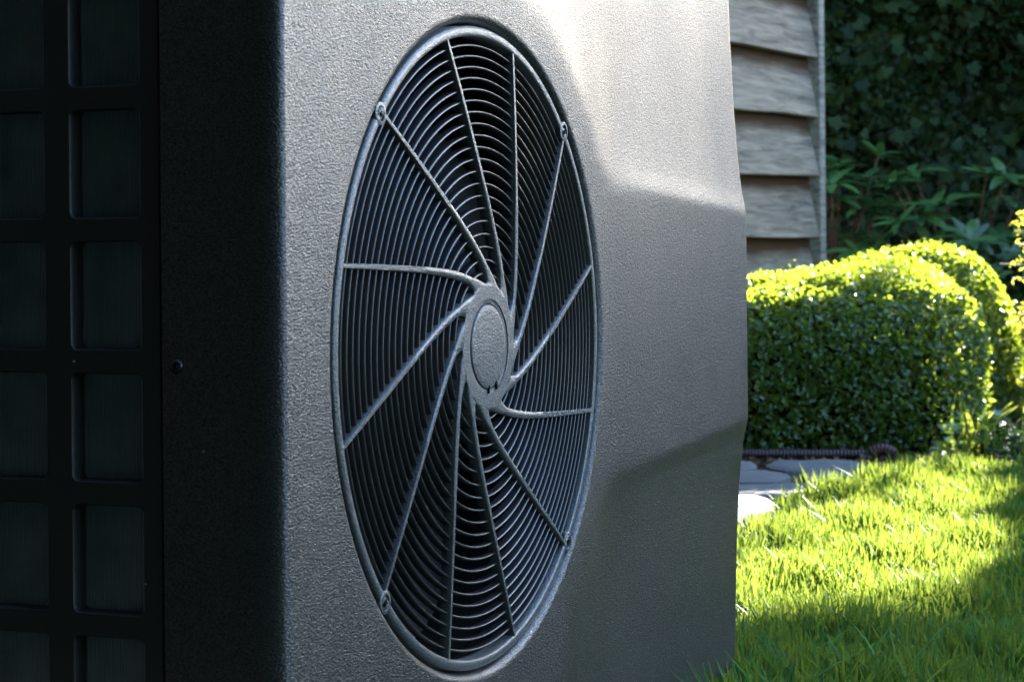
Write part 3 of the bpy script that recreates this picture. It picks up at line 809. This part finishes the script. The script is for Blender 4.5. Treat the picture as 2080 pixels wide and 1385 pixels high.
P = np.stack([W(a, b, 0.008 + rng.uniform(0, .008)) for a, b in zip(xx, zz)])
M['litter'] = leaf_mat('leaf_litter', (0.08, 0.05, 0.03), (0.16, 0.10, 0.06), (0.1, 0.06, 0.02), 0.1, 0.8, 0.2)
ob = leaf_cloud('leaf_litter', P, np.tile([0, 0, 1.], (n, 1)), 0.022, 0.5, M['litter'], None, tilt=0.5)
tag(ob, 'brown fallen leaves scattered over the dark soil bed', 'leaves')

# ---- grass
def lawn_edge(zc_):                                   # right-hand border of the path
    return np.interp(zc_, [2.0, 2.9, 3.38, 3.86, 4.41], [0.10, 0.20, 0.332, 0.457, 0.737])
def grass(xc, zc_, hmin, hmax, wmin, wmax, g, lean=0.45):
    n = len(xc); base = np.array([CAM[0], CAM[1], 0]) + xc[:, None] * RGT + zc_[:, None] * FWD
    a = g.uniform(0, 2*math.pi, n); d = np.stack([np.cos(a), np.sin(a), np.zeros(n)], -1)
    fa = a + math.pi / 2 + g.normal(0, .5, n); s = np.stack([np.cos(fa), np.sin(fa), np.zeros(n)], -1)
    h = g.uniform(hmin, hmax, n) * (1 + 0.25 * np.sin(xc * 21) * np.sin(zc_ * 17)); w = g.uniform(wmin, wmax, n) / 2
    ln_ = np.abs(g.normal(0, lean, n)) * h; curve = g.uniform(0.3, 1.2, n)
    up = np.array([0, 0, 1.])
    def pt(t): return base + up * (h * (t - 0.12 * curve * t * t))[:, None] + d * (ln_ * (0.35 * t + 0.65 * t ** 2 * curve))[:, None]
    rows = []
    for t, q in ((0, .85), (0.4, 1.0), (0.75, .75)):
        c = pt(t); rows += [c - s * (w * q)[:, None], c + s * (w * q)[:, None]]
    rows.append(pt(1.0))
    v = np.stack(rows, 1).reshape(-1, 3); i = np.arange(n)[:, None] * 7
    f = np.concatenate([i + [0, 1, 3], i + [0, 3, 2], i + [2, 3, 5], i + [2, 5, 4], i + [4, 5, 6]], 1).reshape(-1, 3)
    return v, f, np.repeat(np.clip(g.normal(0.45, .38, n), 0, 1.6), 7)
g = np.random.default_rng(11)
def scatter(n, z0, z1, f):
    zz = np.sqrt(g.uniform(z0*z0, z1*z1, n)); xx = f(zz); return xx, zz
n = 80000; zz = np.sqrt(g.uniform(2.15**2, 4.86**2, n)); xx = zz * g.uniform(0.085, 0.245, n)
k = (xx > lawn_edge(zz) + g.normal(0, .012, n)) & (zz < 4.46 + .03 * np.sin(xx * 20)); A = grass(xx[k], zz[k], 0.024, 0.060 + 0.012 * np.exp(-((xx[k] - lawn_edge(zz[k])) / 0.10)) , 0.0022, 0.0044, g)
n = 60000; zz = g.uniform(0.6, 5.5, n); xx = g.uniform(-0.6, 4.2, n); wx = np.array([CAM[0], CAM[1]])[None] + xx[:, None] * RGT[None, :2] + zz[:, None] * FWD[None, :2]
inside = (wx[:, 0] > XL - .02) & (wx[:, 0] < XR) & (wx[:, 1] > -.01) & (wx[:, 1] < DEP)
vis = (xx > zz * .085) & (xx < zz * .245) & (zz > 2.15)
k = (xx > lawn_edge(zz)) & ~inside & ~vis & (zz < 4.46 + np.maximum(xx - 1.6, 0) * .3) & (xx > -0.2); B = grass(xx[k], zz[k], 0.03, 0.055, 0.004, 0.007, g)
# long uncut tufts at the foot of the unit
n = 2600; wx = np.stack([g.uniform(0.1, XR + 0.10, n), -np.abs(g.normal(0, .07, n)) - 0.02], -1)
side = g.random(n) < 0.4; wx[side] = np.stack([XR + np.abs(g.normal(0, .04, side.sum())) + .004, g.uniform(-.05, .3, side.sum())], -1)
d = wx - CAM[None, :2]; Cg = grass(d @ RGT[:2], d @ FWD[:2], 0.03, 0.085, 0.0022, 0.0042, g, 0.9)
vs, fs, ts, o_ = [], [], [], 0
for v, f, t_ in (A, B, Cg): vs.append(v); fs.append(f + o_); ts.append(t_); o_ += len(v)
gr = obj('grass', np.concatenate(vs), np.concatenate(fs), M['grass'], None, smooth=False, tint=np.concatenate(ts))
tag(gr, 'thick green lawn grass with a bright backlit patch beside the fan unit', 'grass', kind='stuff')

# ================================================================== TREES ROUND THE GARDEN (outside the picture, they shade it)
def clump_tree(name, label, xc, zc_, trunk_h, zb, zt, rx, ry, n, mat, size, nclump, seed, core=0.72, group=None, cat='tree'):
    g = np.random.default_rng(seed); root = empty(name, W(xc, zc_))
    obj('trunk', *tube([(0, 0, 0), (0.03, 0.02, trunk_h * .5), (0, 0, trunk_h), (0.05, -.05, (zb + zt) / 2)], [.2, .16, .13, .05], 10), M['bark'], root)
    cz = (zb + zt) / 2; hz = (zt - zb) / 2
    P, N_ = [], []
    for i in range(nclump):
        d = rand_unit(1, g)[0]; d = d / (np.abs(d) ** 6).sum() ** (1 / 6); rr_ = g.uniform(.5, .85)
        c = np.array([d[0] * rx, d[1] * ry, d[2] * hz]) * rr_; cr_ = g.uniform(.25, .42) * min(rx, hz)
        q = rand_unit(n // nclump, g); pp_ = c + q * (cr_ * g.uniform(.6, 1.05, len(q)))[:, None]
        pp_[:, 2] = np.maximum(pp_[:, 2], -hz * 1.02)
        P.append(pp_); N_.append(q)
    P = np.concatenate(P); N_ = np.concatenate(N_)
    Pw = P[:, :1] * RGT + P[:, 1:2] * FWD + P[:, 2:] * np.array([0, 0, 1.]) + np.array([0, 0, cz])
    leaf_cloud('crown', Pw, N_ * .6 + [0, 0, .4], size, .6, mat, root, g=g, tilt=.8)
    if core: blob_core('opaque_core', (0, 0, cz), (rx * core, ry * core, hz * core), M['core'], root, 6.0, 1.0, flat=-5)  # opaque filler added so the crown throws full shade
    return tag(root, label, cat, group)
TREES = ((-2.3, 'broad leafy tree behind the house roof'), (3.1, 'broad leafy tree rising behind the rhododendrons and ivy hedge'),
         (8.1, 'broad leafy tree behind the ivy hedge, straight beyond the conifer'))
for i, (x, lab) in enumerate(TREES):
    clump_tree('broadleaf_tree', lab, x, 13.0, 5.0, 3.9, 10.5, 3.2, 1.8, 10000, M['tree'], 0.22, 60, 30 + i, 0.92, 'tall trees behind the ivy hedge')
# conical conifer right of the lawn
def conifer(label, xc, zc_, h, r0, n, seed):
    g = np.random.default_rng(seed); root = empty('conifer', W(xc, zc_))
    obj('trunk', *tube([(0, 0, 0), (0, 0, h * .5), (0, 0, h * .97)], [.10, .07, .01], 9), M['bark'], root)
    z = h * (0.10 + 0.9 * (1 - np.sqrt(g.uniform(0, 1, n)))); a = g.uniform(0, 6.283, n)
    rr_ = r0 * (1 - z / h) * 1.02 * (0.92 + .05 * np.sin(a * 5 + 2 * np.sin(z * 9)) + .05 * np.sin(a * 13 + z * 31)) * (1 - .22 * g.uniform(0, 1, n) ** 2)
    P = (rr_ * np.cos(a))[:, None] * RGT + (rr_ * np.sin(a))[:, None] * FWD + z[:, None] * np.array([0, 0, 1.])
    N_ = np.cos(a)[:, None] * RGT + np.sin(a)[:, None] * FWD + np.array([0, 0, .3])
    leaf_cloud('crown', P, N_, 0.085, .5, M['yew'], root, g=g, tilt=.9)
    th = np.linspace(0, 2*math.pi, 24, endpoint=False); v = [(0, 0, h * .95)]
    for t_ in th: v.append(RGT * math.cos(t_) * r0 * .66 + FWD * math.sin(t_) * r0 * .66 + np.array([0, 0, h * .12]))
    obj('opaque_core', v, [(0, 1 + i, 1 + (i + 1) % 24) for i in range(24)], M['core'], root)  # opaque cone added inside the crown to make its shade solid
    return tag(root, label, 'conifer')
conifer('dark conical conifer right of the golden shrub', 3.505, 7.2, 2.68, 2.0, 34000, 8)
rh = empty('yew_hedge', W(5.6, 5.0)); g = np.random.default_rng(77); n = 16000
pz = g.uniform(0, 1.5, n); py = g.uniform(-4.2, 4.6, n); px = -0.35 + g.exponential(.05, n) + .05 * np.sin(py * 5) * np.sin(pz * 6)
tp_ = g.random(n) < .2; pz = np.where(tp_, 1.5 + g.normal(0, .02, n), pz); px = np.where(tp_, g.uniform(-.35, .35, n), px)
leaf_cloud('foliage', px[:, None] * RGT + py[:, None] * FWD + pz[:, None] * np.array([0, 0, 1.]), np.tile(-RGT + np.array([0, 0, .4]), (n, 1)), 0.07, .5, M['yew'], rh, g=g, tilt=.9)
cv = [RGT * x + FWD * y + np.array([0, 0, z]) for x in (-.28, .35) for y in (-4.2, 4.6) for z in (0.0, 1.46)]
obj('opaque_core', cv, [(0, 1, 3, 2), (4, 6, 7, 5), (0, 4, 5, 1), (2, 3, 7, 6), (0, 2, 6, 4), (1, 5, 7, 3)], M['core'], rh, smooth=False)  # solid dark filler added behind the leaves
tag(rh, 'low clipped yew hedge across the lawn facing the fan', 'hedge')
# unseen yews added behind the camera to keep sky light off the left side
BLOCKER_YEWS = ((-2.1, 0.1, 'unseen yew added to block sky light, close to the house wall'), (-2.3, -1.5, 'unseen yew added to block sky light, second from the house wall'), (-1.0, -1.9, 'unseen yew added to block sky light, third from the house wall'),
        (0.5, -2.0, 'unseen yew added to block sky light, fourth from the house wall'), (2.0, -2.0, 'unseen yew added to block sky light, at the lawn end of the row'))
for i, (x, z_, lab) in enumerate(BLOCKER_YEWS):
    clump_tree('blocker_yew', lab, x, z_, 1.0, 0.0, 8.5, 1.0, 0.9, 6000, M['yew'], 0.16, 50, 60 + i, 0.95, 'added light blocking yews opposite the ivy hedge')
